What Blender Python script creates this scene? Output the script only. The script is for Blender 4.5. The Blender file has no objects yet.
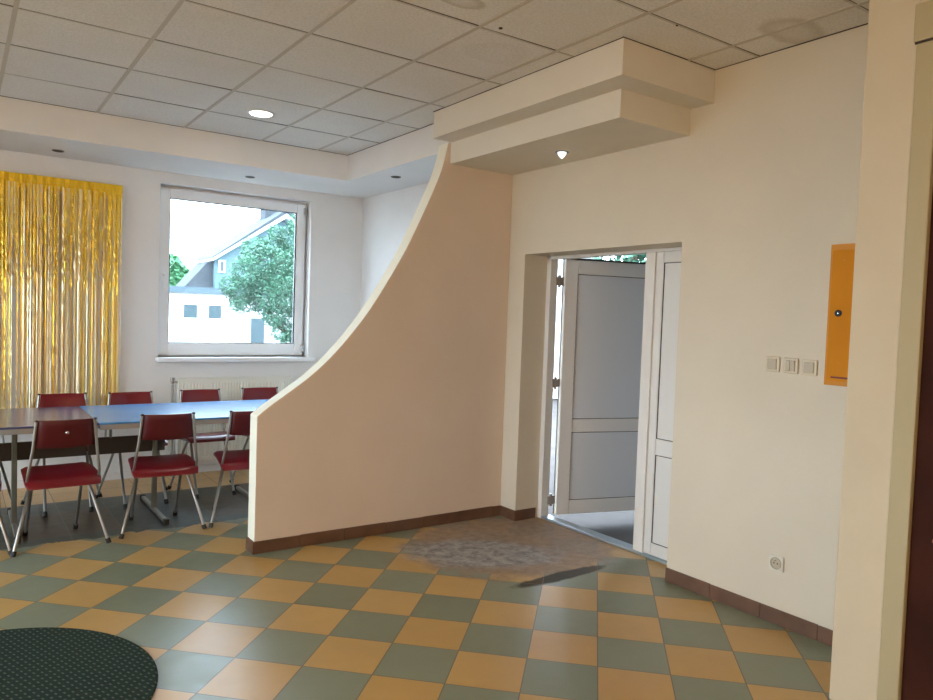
import bpy, bmesh, math, random
from mathutils import Vector, Matrix
random.seed(7)
S = bpy.context.scene
COL = S.collection
# ------------------------------------------------------------------ camera
cd = bpy.data.cameras.new('camera'); cam = bpy.data.objects.new('camera', cd); COL.objects.link(cam)
r_ = Vector((0.8195270, -0.5719707, 0.0350010)); u_ = Vector((-0.0036581, 0.0558564, 0.9984321)); f_ = Vector((0.5730289, 0.8183701, -0.0436835))
M = Matrix((r_, u_, -f_)).transposed().to_4x4(); M.translation = Vector((0, 0, 1.4567))
cam.matrix_world = M
cd.sensor_width = 36; cd.lens = 28.2216; cd.clip_start = 0.02; cd.clip_end = 400
S.camera = cam
# ------------------------------------------------------------------ sky, exposure
W = bpy.data.worlds.new('overcast_sky'); S.world = W; W.use_nodes = True
wn = W.node_tree; wn.nodes.clear()
wo = wn.nodes.new('ShaderNodeOutputWorld'); wb = wn.nodes.new('ShaderNodeBackground')
wg = wn.nodes.new('ShaderNodeValToRGB'); wt = wn.nodes.new('ShaderNodeTexCoord'); ws = wn.nodes.new('ShaderNodeSeparateXYZ')
wn.links.new(wt.outputs['Generated'], ws.inputs[0]); wn.links.new(ws.outputs[2], wg.inputs[0])
wg.color_ramp.elements[0].color = (0.71, 0.84, 1.0, 1); wg.color_ramp.elements[1].color = (0.71, 0.84, 1.0, 1)
wn.links.new(wg.outputs[0], wb.inputs[0]); wb.inputs[1].default_value = 14.0
wn.links.new(wb.outputs[0], wo.inputs[0])
S.view_settings.view_transform = 'Standard'; S.view_settings.look = 'None'
S.view_settings.exposure = 0.12; S.view_settings.gamma = 1.0; S.view_settings.use_curve_mapping = False

def area(name, loc, size, power, color, direction=(0, 0, -1), sy=None):
    l = bpy.data.lights.new(name, 'AREA'); l.energy = power; l.color = color
    l.shape = 'RECTANGLE' if sy else 'DISK'; l.size = size
    if sy: l.size_y = sy
    o = bpy.data.objects.new(name, l); COL.objects.link(o); o.location = loc
    o.rotation_euler = Vector(direction).to_track_quat('-Z', 'Y').to_euler()
    return o
WARM = (1.0, 0.66, 0.36)
NEUT = (1.0, 0.84, 0.62)
# warm fill points added behind and left of the camera, without lamp bodies
def fill_point(loc, power, color, r=0.22):
    l = bpy.data.lights.new('fill_light', 'POINT'); l.energy = power; l.color = color; l.shadow_soft_size = r
    o = bpy.data.objects.new('fill_light', l); COL.objects.link(o); o.location = loc; return o
fill_point((-2.9, -0.3, 1.9), 116, WARM)
fill_point((0.6, -1.9, 1.9), 38, WARM)
fill_point((-2.6, 2.4, 2.0), 34, NEUT)

# ------------------------------------------------------------------ materials
def mat(name, color, rough=0.6, metal=0.0, spec=0.5, bump=0.0, bscale=60, var=0.0, vscale=4, coat=0.0):
    m = bpy.data.materials.new(name); m.use_nodes = True
    nt = m.node_tree; b = nt.nodes['Principled BSDF']
    b.inputs['Base Color'].default_value = (*color, 1); b.inputs['Roughness'].default_value = rough
    b.inputs['Metallic'].default_value = metal; b.inputs['Specular IOR Level'].default_value = spec
    b.inputs['Coat Weight'].default_value = coat
    tc = nt.nodes.new('ShaderNodeTexCoord')
    if var:
        n = nt.nodes.new('ShaderNodeTexNoise'); n.inputs['Scale'].default_value = vscale; n.inputs['Detail'].default_value = 5
        nt.links.new(tc.outputs['Object'], n.inputs['Vector'])
        r = nt.nodes.new('ShaderNodeValToRGB')
        r.color_ramp.elements[0].position = 0.3; r.color_ramp.elements[1].position = 0.7
        r.color_ramp.elements[0].color = (*[c * (1 - var) for c in color], 1)
        r.color_ramp.elements[1].color = (*[min(1, c * (1 + var)) for c in color], 1)
        nt.links.new(n.outputs['Fac'], r.inputs[0]); nt.links.new(r.outputs[0], b.inputs['Base Color'])
    if bump:
        n = nt.nodes.new('ShaderNodeTexNoise'); n.inputs['Scale'].default_value = bscale; n.inputs['Detail'].default_value = 4
        nt.links.new(tc.outputs['Object'], n.inputs['Vector'])
        bp = nt.nodes.new('ShaderNodeBump'); bp.inputs['Strength'].default_value = bump; bp.inputs['Distance'].default_value = 0.01
        nt.links.new(n.outputs['Fac'], bp.inputs['Height']); nt.links.new(bp.outputs[0], b.inputs['Normal'])
    return m

class NT:
    """tiny node-graph helper"""
    def __init__(s, m): s.nt = m.node_tree
    def n(s, t): return s.nt.nodes.new(t)
    def link(s, a, b): s.nt.links.new(a, b)
    def put(s, sock, v):
        if hasattr(v, 'links') or isinstance(v, bpy.types.NodeSocket): s.link(v, sock)
        else: sock.default_value = v
    def math(s, op, a, b=None, c=None):
        n = s.n('ShaderNodeMath'); n.operation = op; s.put(n.inputs[0], a)
        if b is not None: s.put(n.inputs[1], b)
        if c is not None: s.put(n.inputs[2], c)
        return n.outputs[0]
    def noise(s, vec, scale, detail=4, rough=0.55):
        n = s.n('ShaderNodeTexNoise'); n.inputs['Scale'].default_value = scale; n.inputs['Detail'].default_value = detail
        n.inputs['Roughness'].default_value = rough; s.link(vec, n.inputs['Vector']); return n.outputs['Fac']
    def mix(s, f, a, b, mode='MIX'):
        n = s.n('ShaderNodeMix'); n.data_type = 'RGBA'; n.blend_type = mode
        s.put(n.inputs[0], f)
        for i, v in ((6, a), (7, b)):
            if isinstance(v, tuple): n.inputs[i].default_value = (*v, 1)
            else: s.link(v, n.inputs[i])
        return n.outputs[2]
    def smooth(s, v, lo, hi):
        n = s.n('ShaderNodeMapRange'); n.interpolation_type = 'SMOOTHSTEP'
        s.put(n.inputs[0], v); n.inputs[1].default_value = lo; n.inputs[2].default_value = hi
        return n.outputs[0]
    def ellipse(s, x, y, cx, cy, rx, ry, ang=0):
        """distance (1 at the rim) from an ellipse in the floor or ceiling plane"""
        c, sn = math.cos(ang), math.sin(ang)
        dx = s.math('SUBTRACT', x, cx); dy = s.math('SUBTRACT', y, cy)
        p = s.math('ADD', s.math('MULTIPLY', dx, c / rx), s.math('MULTIPLY', dy, sn / rx))
        q = s.math('ADD', s.math('MULTIPLY', dx, -sn / ry), s.math('MULTIPLY', dy, c / ry))
        return s.math('SQRT', s.math('ADD', s.math('MULTIPLY', p, p), s.math('MULTIPLY', q, q)))

def floor_material():
    m = mat('checker_floor_tile', (0.3, 0.3, 0.3), 0.34, spec=0.5)
    g = NT(m); b = m.node_tree.nodes['Principled BSDF']
    tc = g.n('ShaderNodeTexCoord'); sp = g.n('ShaderNodeSeparateXYZ'); g.link(tc.outputs['Object'], sp.inputs[0])
    x, y = sp.outputs[0], sp.outputs[1]
    k = 1 / (2 ** .5 * 0.30)
    u = g.math('SUBTRACT', g.math('MULTIPLY', g.math('ADD', x, y), k), 0.335)
    v = g.math('SUBTRACT', g.math('MULTIPLY', g.math('SUBTRACT', y, x), k), 0.782)
    iu, iv = g.math('FLOOR', u), g.math('FLOOR', v)
    par = g.math('MODULO', g.math('ADD', g.math('ADD', iu, iv), 100), 2)
    # per-tile random tone
    cmb = g.n('ShaderNodeCombineXYZ'); g.link(iu, cmb.inputs[0]); g.link(iv, cmb.inputs[1])
    wnz = g.n('ShaderNodeTexWhiteNoise'); wnz.noise_dimensions = '3D'; g.link(cmb.outputs[0], wnz.inputs['Vector'])
    rnd = wnz.outputs['Value']
    orange = g.mix(rnd, (0.50, 0.300, 0.090), (0.57, 0.355, 0.125))
    green = g.mix(rnd, (0.195, 0.220, 0.150), (0.235, 0.265, 0.190))
    col = g.mix(par, green, orange)
    fu, fv = g.math('FRACT', u), g.math('FRACT', v)
    eu = g.math('MINIMUM', fu, g.math('SUBTRACT', 1, fu)); ev = g.math('MINIMUM', fv, g.math('SUBTRACT', 1, fv))
    seam = g.math('LESS_THAN', g.math('MINIMUM', eu, ev), 0.008)
    # room-aligned border in the dining end: slate band, then an ochre band against the wall
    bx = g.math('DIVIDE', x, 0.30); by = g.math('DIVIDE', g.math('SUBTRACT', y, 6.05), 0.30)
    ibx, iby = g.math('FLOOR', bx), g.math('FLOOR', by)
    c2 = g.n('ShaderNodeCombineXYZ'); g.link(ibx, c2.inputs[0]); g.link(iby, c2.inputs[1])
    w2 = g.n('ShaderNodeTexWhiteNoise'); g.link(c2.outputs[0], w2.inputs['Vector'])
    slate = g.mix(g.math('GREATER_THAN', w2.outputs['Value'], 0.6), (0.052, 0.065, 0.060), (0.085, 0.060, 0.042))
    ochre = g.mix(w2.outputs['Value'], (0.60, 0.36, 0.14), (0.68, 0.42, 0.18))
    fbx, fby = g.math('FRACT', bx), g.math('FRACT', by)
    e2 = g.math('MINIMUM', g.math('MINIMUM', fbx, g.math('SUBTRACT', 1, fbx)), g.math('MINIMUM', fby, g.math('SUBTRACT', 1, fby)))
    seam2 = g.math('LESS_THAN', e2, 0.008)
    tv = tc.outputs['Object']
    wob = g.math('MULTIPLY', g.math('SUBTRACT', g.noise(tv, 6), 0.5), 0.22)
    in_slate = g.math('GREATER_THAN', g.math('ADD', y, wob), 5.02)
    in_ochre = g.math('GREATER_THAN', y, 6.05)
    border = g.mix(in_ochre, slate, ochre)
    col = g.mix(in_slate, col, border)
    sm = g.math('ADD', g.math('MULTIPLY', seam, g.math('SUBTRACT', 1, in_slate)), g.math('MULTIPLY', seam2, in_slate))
    # wear in front of the door: bare grey screed patch with brown worn surround
    d1 = g.ellipse(x, y, 2.68, 3.60, 0.55, 0.30, math.radians(-33))
    nz = g.noise(tv, 7, 6, 0.65)
    d1n = g.math('ADD', d1, g.math('MULTIPLY', g.math('SUBTRACT', nz, 0.5), 0.75))
    grey_patch = g.math('SUBTRACT', 1, g.smooth(d1n, 0.62, 1.08))
    d2 = g.ellipse(x, y, 2.98, 3.66, 0.72, 0.66, 0)
    d2n = g.math('ADD', d2, g.math('MULTIPLY', g.math('SUBTRACT', nz, 0.5), 0.7))
    brown_patch = g.math('SUBTRACT', 1, g.smooth(d2n, 0.80, 1.08))
    fine = g.smooth(g.noise(tv, 16, 8, 0.75), 0.30, 0.68)
    screed = g.mix(fine, (0.15, 0.15, 0.16), (0.50, 0.48, 0.47))
    worn = g.mix(fine, (0.25, 0.175, 0.125), (0.40, 0.29, 0.21))
    col = g.mix(g.math('MULTIPLY', brown_patch, 0.9), col, worn)
    col = g.mix(g.math('MULTIPLY', grey_patch, 0.85), col, screed)
    d3 = g.ellipse(x, y, 2.85, 3.045, 0.42, 0.060, math.radians(1))
    d3n = g.math('ADD', d3, g.math('MULTIPLY', g.math('SUBTRACT', nz, 0.5), 0.9))
    scar = g.math('SUBTRACT', 1, g.smooth(d3n, 0.7, 1.05))
    col = g.mix(g.math('MULTIPLY', scar, 0.93), col, (0.035, 0.027, 0.016))
    col = g.mix(g.math('MULTIPLY', sm, g.math('SUBTRACT', 1, brown_patch)), col, (0.15, 0.125, 0.09))
    dirt = g.smooth(g.noise(tv, 2.2, 6, 0.6), 0.35, 0.75)
    col = g.mix(g.math('MULTIPLY', dirt, 0.14), col, (0.16, 0.13, 0.09))
    g.link(col, b.inputs['Base Color'])
    ro = g.math('ADD', g.math('MULTIPLY', g.noise(tv, 14, 3), 0.16), 0.27)
    ro = g.math('ADD', ro, g.math('MULTIPLY', g.math('MAXIMUM', brown_patch, scar), 0.45)); g.link(ro, b.inputs['Roughness'])
    bp = g.n('ShaderNodeBump'); bp.inputs['Strength'].default_value = 0.35; bp.inputs['Distance'].default_value = 0.004
    h = g.math('SUBTRACT', g.math('MULTIPLY', fine, 0.15), sm); g.link(h, bp.inputs['Height']); g.link(bp.outputs[0], b.inputs['Normal'])
    return m

def ceiling_material():
    m = mat('mineral_ceiling_tile', (0.7, 0.68, 0.64), 0.9, spec=0.2)
    g = NT(m); b = m.node_tree.nodes['Principled BSDF']
    tc = g.n('ShaderNodeTexCoord'); sp = g.n('ShaderNodeSeparateXYZ'); tv = tc.outputs['Object']; g.link(tv, sp.inputs[0])
    x, y = sp.outputs[0], sp.outputs[1]
    sp_ = g.smooth(g.noise(tv, 90, 3, 0.7), 0.30, 0.62)
    col = g.mix(sp_, (0.70, 0.67, 0.63), (0.82, 0.795, 0.755))
    bl = g.smooth(g.noise(tv, 2.0, 4), 0.3, 0.8)
    col = g.mix(g.math('MULTIPLY', bl, 0.2), col, (0.56, 0.50, 0.41))
    nz = g.noise(tv, 5, 4)
    for (cx, cy, rx, ry, amt) in ((3.17, 1.98, 0.20, 0.11, 0.36), (1.79, 2.70, 0.12, 0.06, 0.4), (2.30, 3.10, 0.20, 0.16, 0.07)):
        d = g.math('ADD', g.ellipse(x, y, cx, cy, rx, ry), g.math('MULTIPLY', g.math('SUBTRACT', nz, 0.5), 0.8))
        ring = g.math('MULTIPLY', g.math('SUBTRACT', 1, g.smooth(d, 0.8, 1.1)), g.math('ADD', g.math('MULTIPLY', g.smooth(d, 0.3, 0.9), 0.6), 0.4))
        col = g.mix(g.math('MULTIPLY', ring, amt), col, (0.30, 0.225, 0.12))
    g.link(col, b.inputs['Base Color'])
    bp = g.n('ShaderNodeBump'); bp.inputs['Strength'].default_value = 0.4; bp.inputs['Distance'].default_value = 0.003
    g.link(g.noise(tv, 120, 3), bp.inputs['Height']); g.link(bp.outputs[0], b.inputs['Normal'])
    return m

def mat_mat():
    m = mat('dark_green_ribbed_mat', (0.02, 0.05, 0.04), 0.9, spec=0.2)
    g = NT(m); b = m.node_tree.nodes['Principled BSDF']
    tc = g.n('ShaderNodeTexCoord'); sp = g.n('ShaderNodeSeparateXYZ'); g.link(tc.outputs['Object'], sp.inputs[0])
    c, s = math.cos(math.radians(20)), math.sin(math.radians(20))
    x = g.math('ADD', g.math('MULTIPLY', sp.outputs[0], c), g.math('MULTIPLY', sp.outputs[1], s))
    y = g.math('SUBTRACT', g.math('MULTIPLY', sp.outputs[1], c), g.math('MULTIPLY', sp.outputs[0], s))
    px = g.math('DIVIDE', x, 0.023); row = g.math('FLOOR', px)
    py = g.math('ADD', g.math('DIVIDE', y, 0.034), g.math('MULTIPLY', g.math('MODULO', g.math('ADD', row, 200), 2), 0.5))
    fx = g.math('ABSOLUTE', g.math('SUBTRACT', g.math('FRACT', px), 0.5)); fy = g.math('ABSOLUTE', g.math('SUBTRACT', g.math('FRACT', py), 0.5))
    dot = g.math('MULTIPLY', g.math('LESS_THAN', fx, 0.15), g.math('LESS_THAN', fy, 0.22))
    nz = g.noise(tc.outputs['Object'], 60, 3)
    base = g.mix(nz, (0.006, 0.015, 0.012), (0.020, 0.038, 0.029))
    col = g.mix(g.math('MULTIPLY', dot, 0.5), base, (0.15, 0.19, 0.14))
    g.link(col, b.inputs['Base Color'])
    bp = g.n('ShaderNodeBump'); bp.inputs['Strength'].default_value = 0.6; bp.inputs['Distance'].default_value = 0.004
    g.link(g.math('ADD', nz, dot), bp.inputs['Height']); g.link(bp.outputs[0], b.inputs['Normal'])
    return m

def glass_material():
    m = bpy.data.materials.new('window_glass'); m.use_nodes = True; nt = m.node_tree; nt.nodes.clear()
    o = nt.nodes.new('ShaderNodeOutputMaterial'); mx = nt.nodes.new('ShaderNodeMixShader')
    t = nt.nodes.new('ShaderNodeBsdfTransparent'); t.inputs[0].default_value = (0.93, 0.98, 0.98, 1)
    gl = nt.nodes.new('ShaderNodeBsdfGlossy'); gl.inputs['Roughness'].default_value = 0.02
    mx.inputs[0].default_value = 0.07
    nt.links.new(t.outputs[0], mx.inputs[1]); nt.links.new(gl.outputs[0], mx.inputs[2]); nt.links.new(mx.outputs[0], o.inputs[0])
    return m

def emit(name, color, strength):
    m = bpy.data.materials.new(name); m.use_nodes = True; nt = m.node_tree; nt.nodes.clear()
    o = nt.nodes.new('ShaderNodeOutputMaterial'); e = nt.nodes.new('ShaderNodeEmission')
    e.inputs[0].default_value = (*color, 1); e.inputs[1].default_value = strength
    nt.links.new(e.outputs[0], o.inputs[0]); return m

MW = mat('white_wall_paint', (0.78, 0.765, 0.75), 0.85, spec=0.25, bump=0.12, bscale=25, var=0.03, vscale=2)
MDW = mat('cream_wall_paint', (0.70, 0.64, 0.53), 0.80, spec=0.3, bump=0.12, bscale=25, var=0.035, vscale=1.6)
MPE = mat('peach_wall_paint', (0.73, 0.615, 0.52), 0.80, spec=0.3, bump=0.15, bscale=18, var=0.03, vscale=2)
MCR = mat('cream_edge_paint', (0.88, 0.85, 0.72), 0.75, spec=0.3, bump=0.1, bscale=30)
MPIL = mat('beige_pillar_paint', (0.60, 0.525, 0.39), 0.75, spec=0.3, bump=0.15, bscale=20, var=0.03)
MOL = mat('olive_casing_paint', (0.43, 0.37, 0.225), 0.65, spec=0.4, bump=0.06, bscale=20)
MSOF = mat('soffit_paint', (0.74, 0.70, 0.62), 0.85, spec=0.25, bump=0.1, bscale=20, var=0.02)
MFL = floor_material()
MCE = ceiling_material()
MTEE = mat('ceiling_grid_metal', (0.56, 0.51, 0.44), 0.6, spec=0.3)
MDK = mat('dark_gap', (0.05, 0.045, 0.04), 0.9)
MBB = mat('brown_baseboard_tile', (0.135, 0.068, 0.04), 0.5, bump=0.1, var=0.25, vscale=6)
MPVC = mat('white_pvc', (0.86, 0.87, 0.88), 0.30, spec=0.5)
MPVD = mat('door_pvc', (0.77, 0.76, 0.74), 0.38, spec=0.5)
MPAN = mat('door_panel', (0.69, 0.72, 0.76), 0.40, spec=0.5)  # white panel of the open leaf, cool daylight tinted into its colour
MGAS = mat('black_gasket', (0.02, 0.02, 0.02), 0.6)
MGL = glass_material()
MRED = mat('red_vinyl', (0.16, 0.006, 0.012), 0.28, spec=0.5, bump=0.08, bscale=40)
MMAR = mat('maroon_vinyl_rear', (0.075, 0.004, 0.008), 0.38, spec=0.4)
MTUB = mat('grey_steel_tube', (0.36, 0.35, 0.33), 0.34, metal=0.85)
MCAP = mat('black_rubber', (0.015, 0.013, 0.012), 0.6)
MTOP = mat('sky_glare_table_top', (0.05, 0.26, 0.60), 0.27, spec=0.9, var=0.08, vscale=5)  # blue of the window reflection put into the base colour
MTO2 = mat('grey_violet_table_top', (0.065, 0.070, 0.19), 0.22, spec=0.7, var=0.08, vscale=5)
MEDG = mat('grey_table_edge', (0.36, 0.33, 0.30), 0.45)
MTST = mat('green_grey_table_steel', (0.16, 0.165, 0.14), 0.4, metal=0.5)
MPNL = mat('dark_brown_board', (0.030, 0.018, 0.012), 0.5)
MRAD = mat('cream_radiator_enamel', (0.80, 0.78, 0.70), 0.4, spec=0.5)
MPIP = mat('painted_pipe', (0.40, 0.38, 0.33), 0.5)
MMAT = mat_mat()
MSW = mat('cream_plastic', (0.66, 0.58, 0.44), 0.35, spec=0.5)
MSWD = mat('aged_plastic_edge', (0.50, 0.44, 0.33), 0.4)
MSOC = mat('white_plastic', (0.72, 0.70, 0.64), 0.35)
MYEL = mat('orange_yellow_steel', (0.62, 0.235, 0.004), 0.6, spec=0.2, var=0.04)
MYED = mat('orange_yellow_rim', (0.62, 0.25, 0.008), 0.55)
MLAB = mat('dark_red_label', (0.16, 0.02, 0.012), 0.5)
MDOOR = mat('dark_brown_door', (0.040, 0.012, 0.007), 0.75, spec=0.12, bump=0.1, bscale=8, var=0.3, vscale=3)
MBRS = mat('copper_handle', (0.55, 0.24, 0.15), 0.35, metal=0.6)
MLIT = emit('lit_lamp_glass', (1.0, 0.95, 0.85), 9)
MLITB = emit('lit_spot_bulb', (0.85, 0.93, 1.0), 2.2)
MCHR = mat('chrome', (0.55, 0.55, 0.56), 0.25, metal=1.0)
MSTL = mat('aluminium_sill', (0.42, 0.50, 0.56), 0.35, metal=0.6)
MGRD = mat('grey_yard_paving', (0.065, 0.056, 0.05), 0.9, bump=0.3, bscale=20, var=0.25, vscale=3)
MSHD = mat('grey_shade_render', (0.20, 0.21, 0.22), 0.9, bump=0.2)
MHW = mat('white_house_render', (0.74, 0.76, 0.76), 0.9)
MHG = mat('pale_blue_gable', (0.10, 0.16, 0.18), 0.9)
MROOF = mat('grey_roof_tile', (0.040, 0.046, 0.055), 0.8, bump=0.4, bscale=12, var=0.25, vscale=8)
MEAV = mat('grey_eave', (0.06, 0.09, 0.11), 0.7)
MHGL = mat('dark_house_glass', (0.03, 0.055, 0.065), 0.3)
MLEAF = mat('leaf_green', (0.085, 0.205, 0.13), 0.6, var=0.45, vscale=3)
MLEAF2 = mat('pale_leaf_green', (0.12, 0.32, 0.16), 0.6, var=0.3, vscale=2)
MBARK = mat('bark', (0.10, 0.08, 0.06), 0.9, bump=0.4)

# ------------------------------------------------------------------ mesh helpers
class MB:
    def __init__(s): s.v = []; s.f = []
    def add(s, vs, fs):
        n = len(s.v); s.v += [Vector(v) for v in vs]; s.f += [tuple(i + n for i in f) for f in fs]; return s
    def box(s, lo, hi, T=None):
        (x0, y0, z0), (x1, y1, z1) = lo, hi
        vs = [Vector(p) for p in ((x0, y0, z0), (x1, y0, z0), (x1, y1, z0), (x0, y1, z0), (x0, y0, z1), (x1, y0, z1), (x1, y1, z1), (x0, y1, z1))]
        if T: vs = [T @ v for v in vs]
        return s.add(vs, [(0, 3, 2, 1), (4, 5, 6, 7), (0, 1, 5, 4), (1, 2, 6, 5), (2, 3, 7, 6), (3, 0, 4, 7)])
    def tube(s, pts, r, n=10, cap=True):
        pts = [Vector(p) for p in pts]; rs = r if isinstance(r, (list, tuple)) else [r] * len(pts)
        base = len(s.v); up = None; prev = None
        for i, p in enumerate(pts):
            d = (pts[min(i + 1, len(pts) - 1)] - pts[max(i - 1, 0)]).normalized()
            if up is None:
                a = Vector((0, 0, 1)) if abs(d.z) < 0.9 else Vector((1, 0, 0)); up = d.cross(a).normalized()
            else: up = (up - d * up.dot(d)).normalized()
            w = d.cross(up)
            for k in range(n):
                t = 2 * math.pi * k / n; s.v.append(p + (up * math.cos(t) + w * math.sin(t)) * rs[i])
        for i in range(len(pts) - 1):
            for k in range(n):
                a = base + i * n + k; b = base + i * n + (k + 1) % n; s.f.append((a, b, b + n, a + n))
        if cap:
            s.f.append(tuple(base + k for k in reversed(range(n)))); s.f.append(tuple(base + (len(pts) - 1) * n + k for k in range(n)))
        return s
    def prism(s, poly, axis, lo, hi):
        """polygon in the two other axes extruded along axis (0,1,2)"""
        n = len(poly)
        def mk(p, t):
            q = [p[0], p[1]]; q.insert(axis, t); return q
        vs = [mk(p, lo) for p in poly] + [mk(p, hi) for p in poly]
        fs = [tuple(range(n)), tuple(reversed(range(n, 2 * n)))] + [(i, i + n, (i + 1) % n + n, (i + 1) % n) for i in range(n)]
        return s.add(vs, fs)
    def lathe(s, c, prof, n=24, T=None):
        """prof: list of (r, z) around the z axis through c"""
        base = len(s.v); c = Vector(c)
        for (r, z) in prof:
            for k in range(n):
                t = 2 * math.pi * k / n; v = Vector((r * math.cos(t), r * math.sin(t), z))
                s.v.append(c + (T @ v if T else v))
        for i in range(len(prof) - 1):
            for k in range(n):
                a = base + i * n + k; b = base + i * n + (k + 1) % n; s.f.append((a, b, b + n, a + n))
        s.f.append(tuple(base + k for k in reversed(range(n)))); s.f.append(tuple(base + (len(prof) - 1) * n + k for k in range(n)))
        return s
    def build(s, name, m, parent=None, bevel=0, smooth=False, seg=2):
        me = bpy.data.meshes.new(name); me.from_pydata([tuple(v) for v in s.v], [], s.f)
        bm = bmesh.new(); bm.from_mesh(me); bmesh.ops.recalc_face_normals(bm, faces=bm.faces); bm.to_mesh(me); bm.free()
        me.materials.append(m)
        o = bpy.data.objects.new(name, me); COL.objects.link(o)
        if parent is not None: o.parent = parent
        if bevel:
            b = o.modifiers.new('bevel', 'BEVEL'); b.width = bevel; b.segments = seg; b.limit_method = 'ANGLE'; b.angle_limit = math.radians(40)
        if smooth:
            for p in me.polygons: p.use_smooth = True
            try: me.set_sharp_from_angle(angle=math.radians(50))
            except Exception: pass
        return o

def tag(o, label=None, cat=None, group=None, kind=None):
    if label: o['label'] = label
    if cat: o['category'] = cat
    if group: o['group'] = group
    if kind: o['kind'] = kind
    return o
def struct(o, label=None): o['kind'] = 'structure'; return tag(o, label)
def thing(name, label, cat, loc=(0, 0, 0), rz=0, group=None):
    o = bpy.data.objects.new(name, None); COL.objects.link(o); o.location = loc; o.rotation_euler = (0, 0, rz)
    o.empty_display_size = 0.1
    return tag(o, label, cat, group)
def copy_tree(o, parent=None):
    kids = list(o.children); c = o.copy(); COL.objects.link(c); c.parent = parent
    for k in kids: copy_tree(k, c)
    return c

# ------------------------------------------------------------------ room shell
H = 2.83          # suspended ceiling
AR = 3.335        # right wall plane
BW = 6.65         # far wall plane
PB0, PB1 = 4.25, 4.37   # curved partition
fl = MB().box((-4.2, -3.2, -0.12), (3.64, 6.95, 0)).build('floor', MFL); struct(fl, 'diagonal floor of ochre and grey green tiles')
# ceiling tiles laid in their grid, one mesh
A_L = [0.226 - 0.6 * k for k in range(7, 0, -1)] + [0.226, 0.826, 1.426, 2.022, 2.505, 3.11, 3.345]
B_L = [1.665 - 0.605 * k for k in range(8, 0, -1)] + [1.665, 2.270, 2.876, 3.484, 4.092, 4.690, 5.285, 5.885]
cm = MB(); bars = MB()
cm.box((-4.2, -3.2, H + 0.03), (3.4, 6.95, H + 0.12))
for i in range(len(A_L) - 1):
    for j in range(len(B_L) - 1):
        x0, x1, y0, y1 = A_L[i] + 0.010, A_L[i + 1] - 0.010, B_L[j] + 0.010, B_L[j + 1] - 0.010
        if x1 > AR: x1 = AR - 0.002
        z = [H + random.uniform(-0.0005, 0.003) for _ in range(4)]
        zt = H + 0.025
        cm.add([(x0, y0, z[0]), (x1, y0, z[1]), (x1, y1, z[2]), (x0, y1, z[3]), (x0, y0, zt), (x1, y0, zt), (x1, y1, zt), (x0, y1, zt)],
               [(0, 3, 2, 1), (4, 5, 6, 7), (0, 1, 5, 4), (1, 2, 6, 5), (2, 3, 7, 6), (3, 0, 4, 7)])
ce = cm.build('ceiling', MCE); struct(ce, 'suspended ceiling of square speckled tiles')
for a in A_L[1:-1]: bars.box((a - 0.0105, -3.2, H - 0.0012), (a + 0.0105, 5.885, H + 0.006))
for b in B_L[1:-1]: bars.box((-4.2, b - 0.006, H - 0.0008), (3.335, b + 0.006, H + 0.006))
struct(bars.build('trim_1', MTEE))
gaps = MB()
for b in B_L[1:-1]:
    gaps.box((-4.2, b - 0.0105, H + 0.0002), (3.335, b - 0.0062, H + 0.008)); 
struct(gaps.build('trim_2', MDK))
edge = MB()   # dark shadow-gap angle where tiles meet the soffits and wall
edge.box((-4.2, 5.872, H - 0.001), (2.79, 5.879, H + 0.01)).box((2.783, 4.235, H - 0.001), (2.789, 5.87, H + 0.01))
edge.box((2.623, 2.53, H - 0.001), (2.629, 4.235, H + 0.01)).box((2.62, 2.523, H - 0.001), (3.335, 2.529, H + 0.01)).box((3.329, 1.467, H - 0.001), (3.335, 2.52, H + 0.01))
struct(edge.build('trim_3', MDK))

def wall_hole_y(name, y0, y1, x0, x1, z0, z1, hx0, hx1, hz0, hz1, m):
    mb = MB().box((x0, y0, z0), (hx0, y1, z1)).box((hx1, y0, z0), (x1, y1, z1)).box((hx0, y0, z0), (hx1, y1, hz0)).box((hx0, y0, hz1), (hx1, y1, z1))
    return struct(mb.build(name, m))
def wall_hole_x(name, x0, x1, y0, y1, z0, z1, hy0, hy1, hz0, hz1, m):
    mb = MB().box((x0, y0, z0), (x1, hy0, z1)).box((x0, hy1, z0), (x1, y1, z1)).box((x0, hy0, hz1), (x1, hy1, z1))
    if hz0 > z0: mb.box((x0, hy0, z0), (x1, hy1, hz0))
    return struct(mb.build(name, m))
WX0, WX1, WZ0, WZ1 = 1.425, 2.79, 1.03, 2.515
wall_hole_y('wall_back', BW, BW + 0.30, -4.2, 3.64, 0, H + 0.1, WX0, WX1, WZ0, WZ1, MW)
# right wall: cream half by the door, white half in the dining end
DB0, DB1, DZ = 2.695, 4.075, 1.925
wall_hole_x('wall_right', AR, 3.64, -3.2, PB1, 0, H + 0.1, DB0, DB1, 0, DZ, MDW)
struct(MB().box((AR, PB1, 0), (3.64, BW, H + 0.1)).build('wall_right', MW))
wall_hole_x('wall_left', -4.2, -4.0, -3.2, BW, 0, H + 0.1, 1.6, 6.1, 0.6, 2.5, MW)
w2 = MB()  # unseen window added to let cool fill daylight in from the left
for yy in (1.6, 3.08, 4.56, 6.04): w2.box((-4.14, yy, 0.6), (-4.07, yy + 0.06, 2.5))
w2.box((-4.14, 1.6, 0.6), (-4.07, 6.1, 0.66)).box((-4.14, 1.6, 2.44), (-4.07, 6.1, 2.5))
w2o = struct(w2.build('fill_window', MPVC)); MB().box((-4.11, 1.65, 0.65), (-4.105, 6.05, 2.45)).build('pane', MGL, w2o)
struct(MB().box((-4.0, -3.2, 0), (3.335, -3.0, H + 0.1)).build('wall_front', MW))
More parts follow.
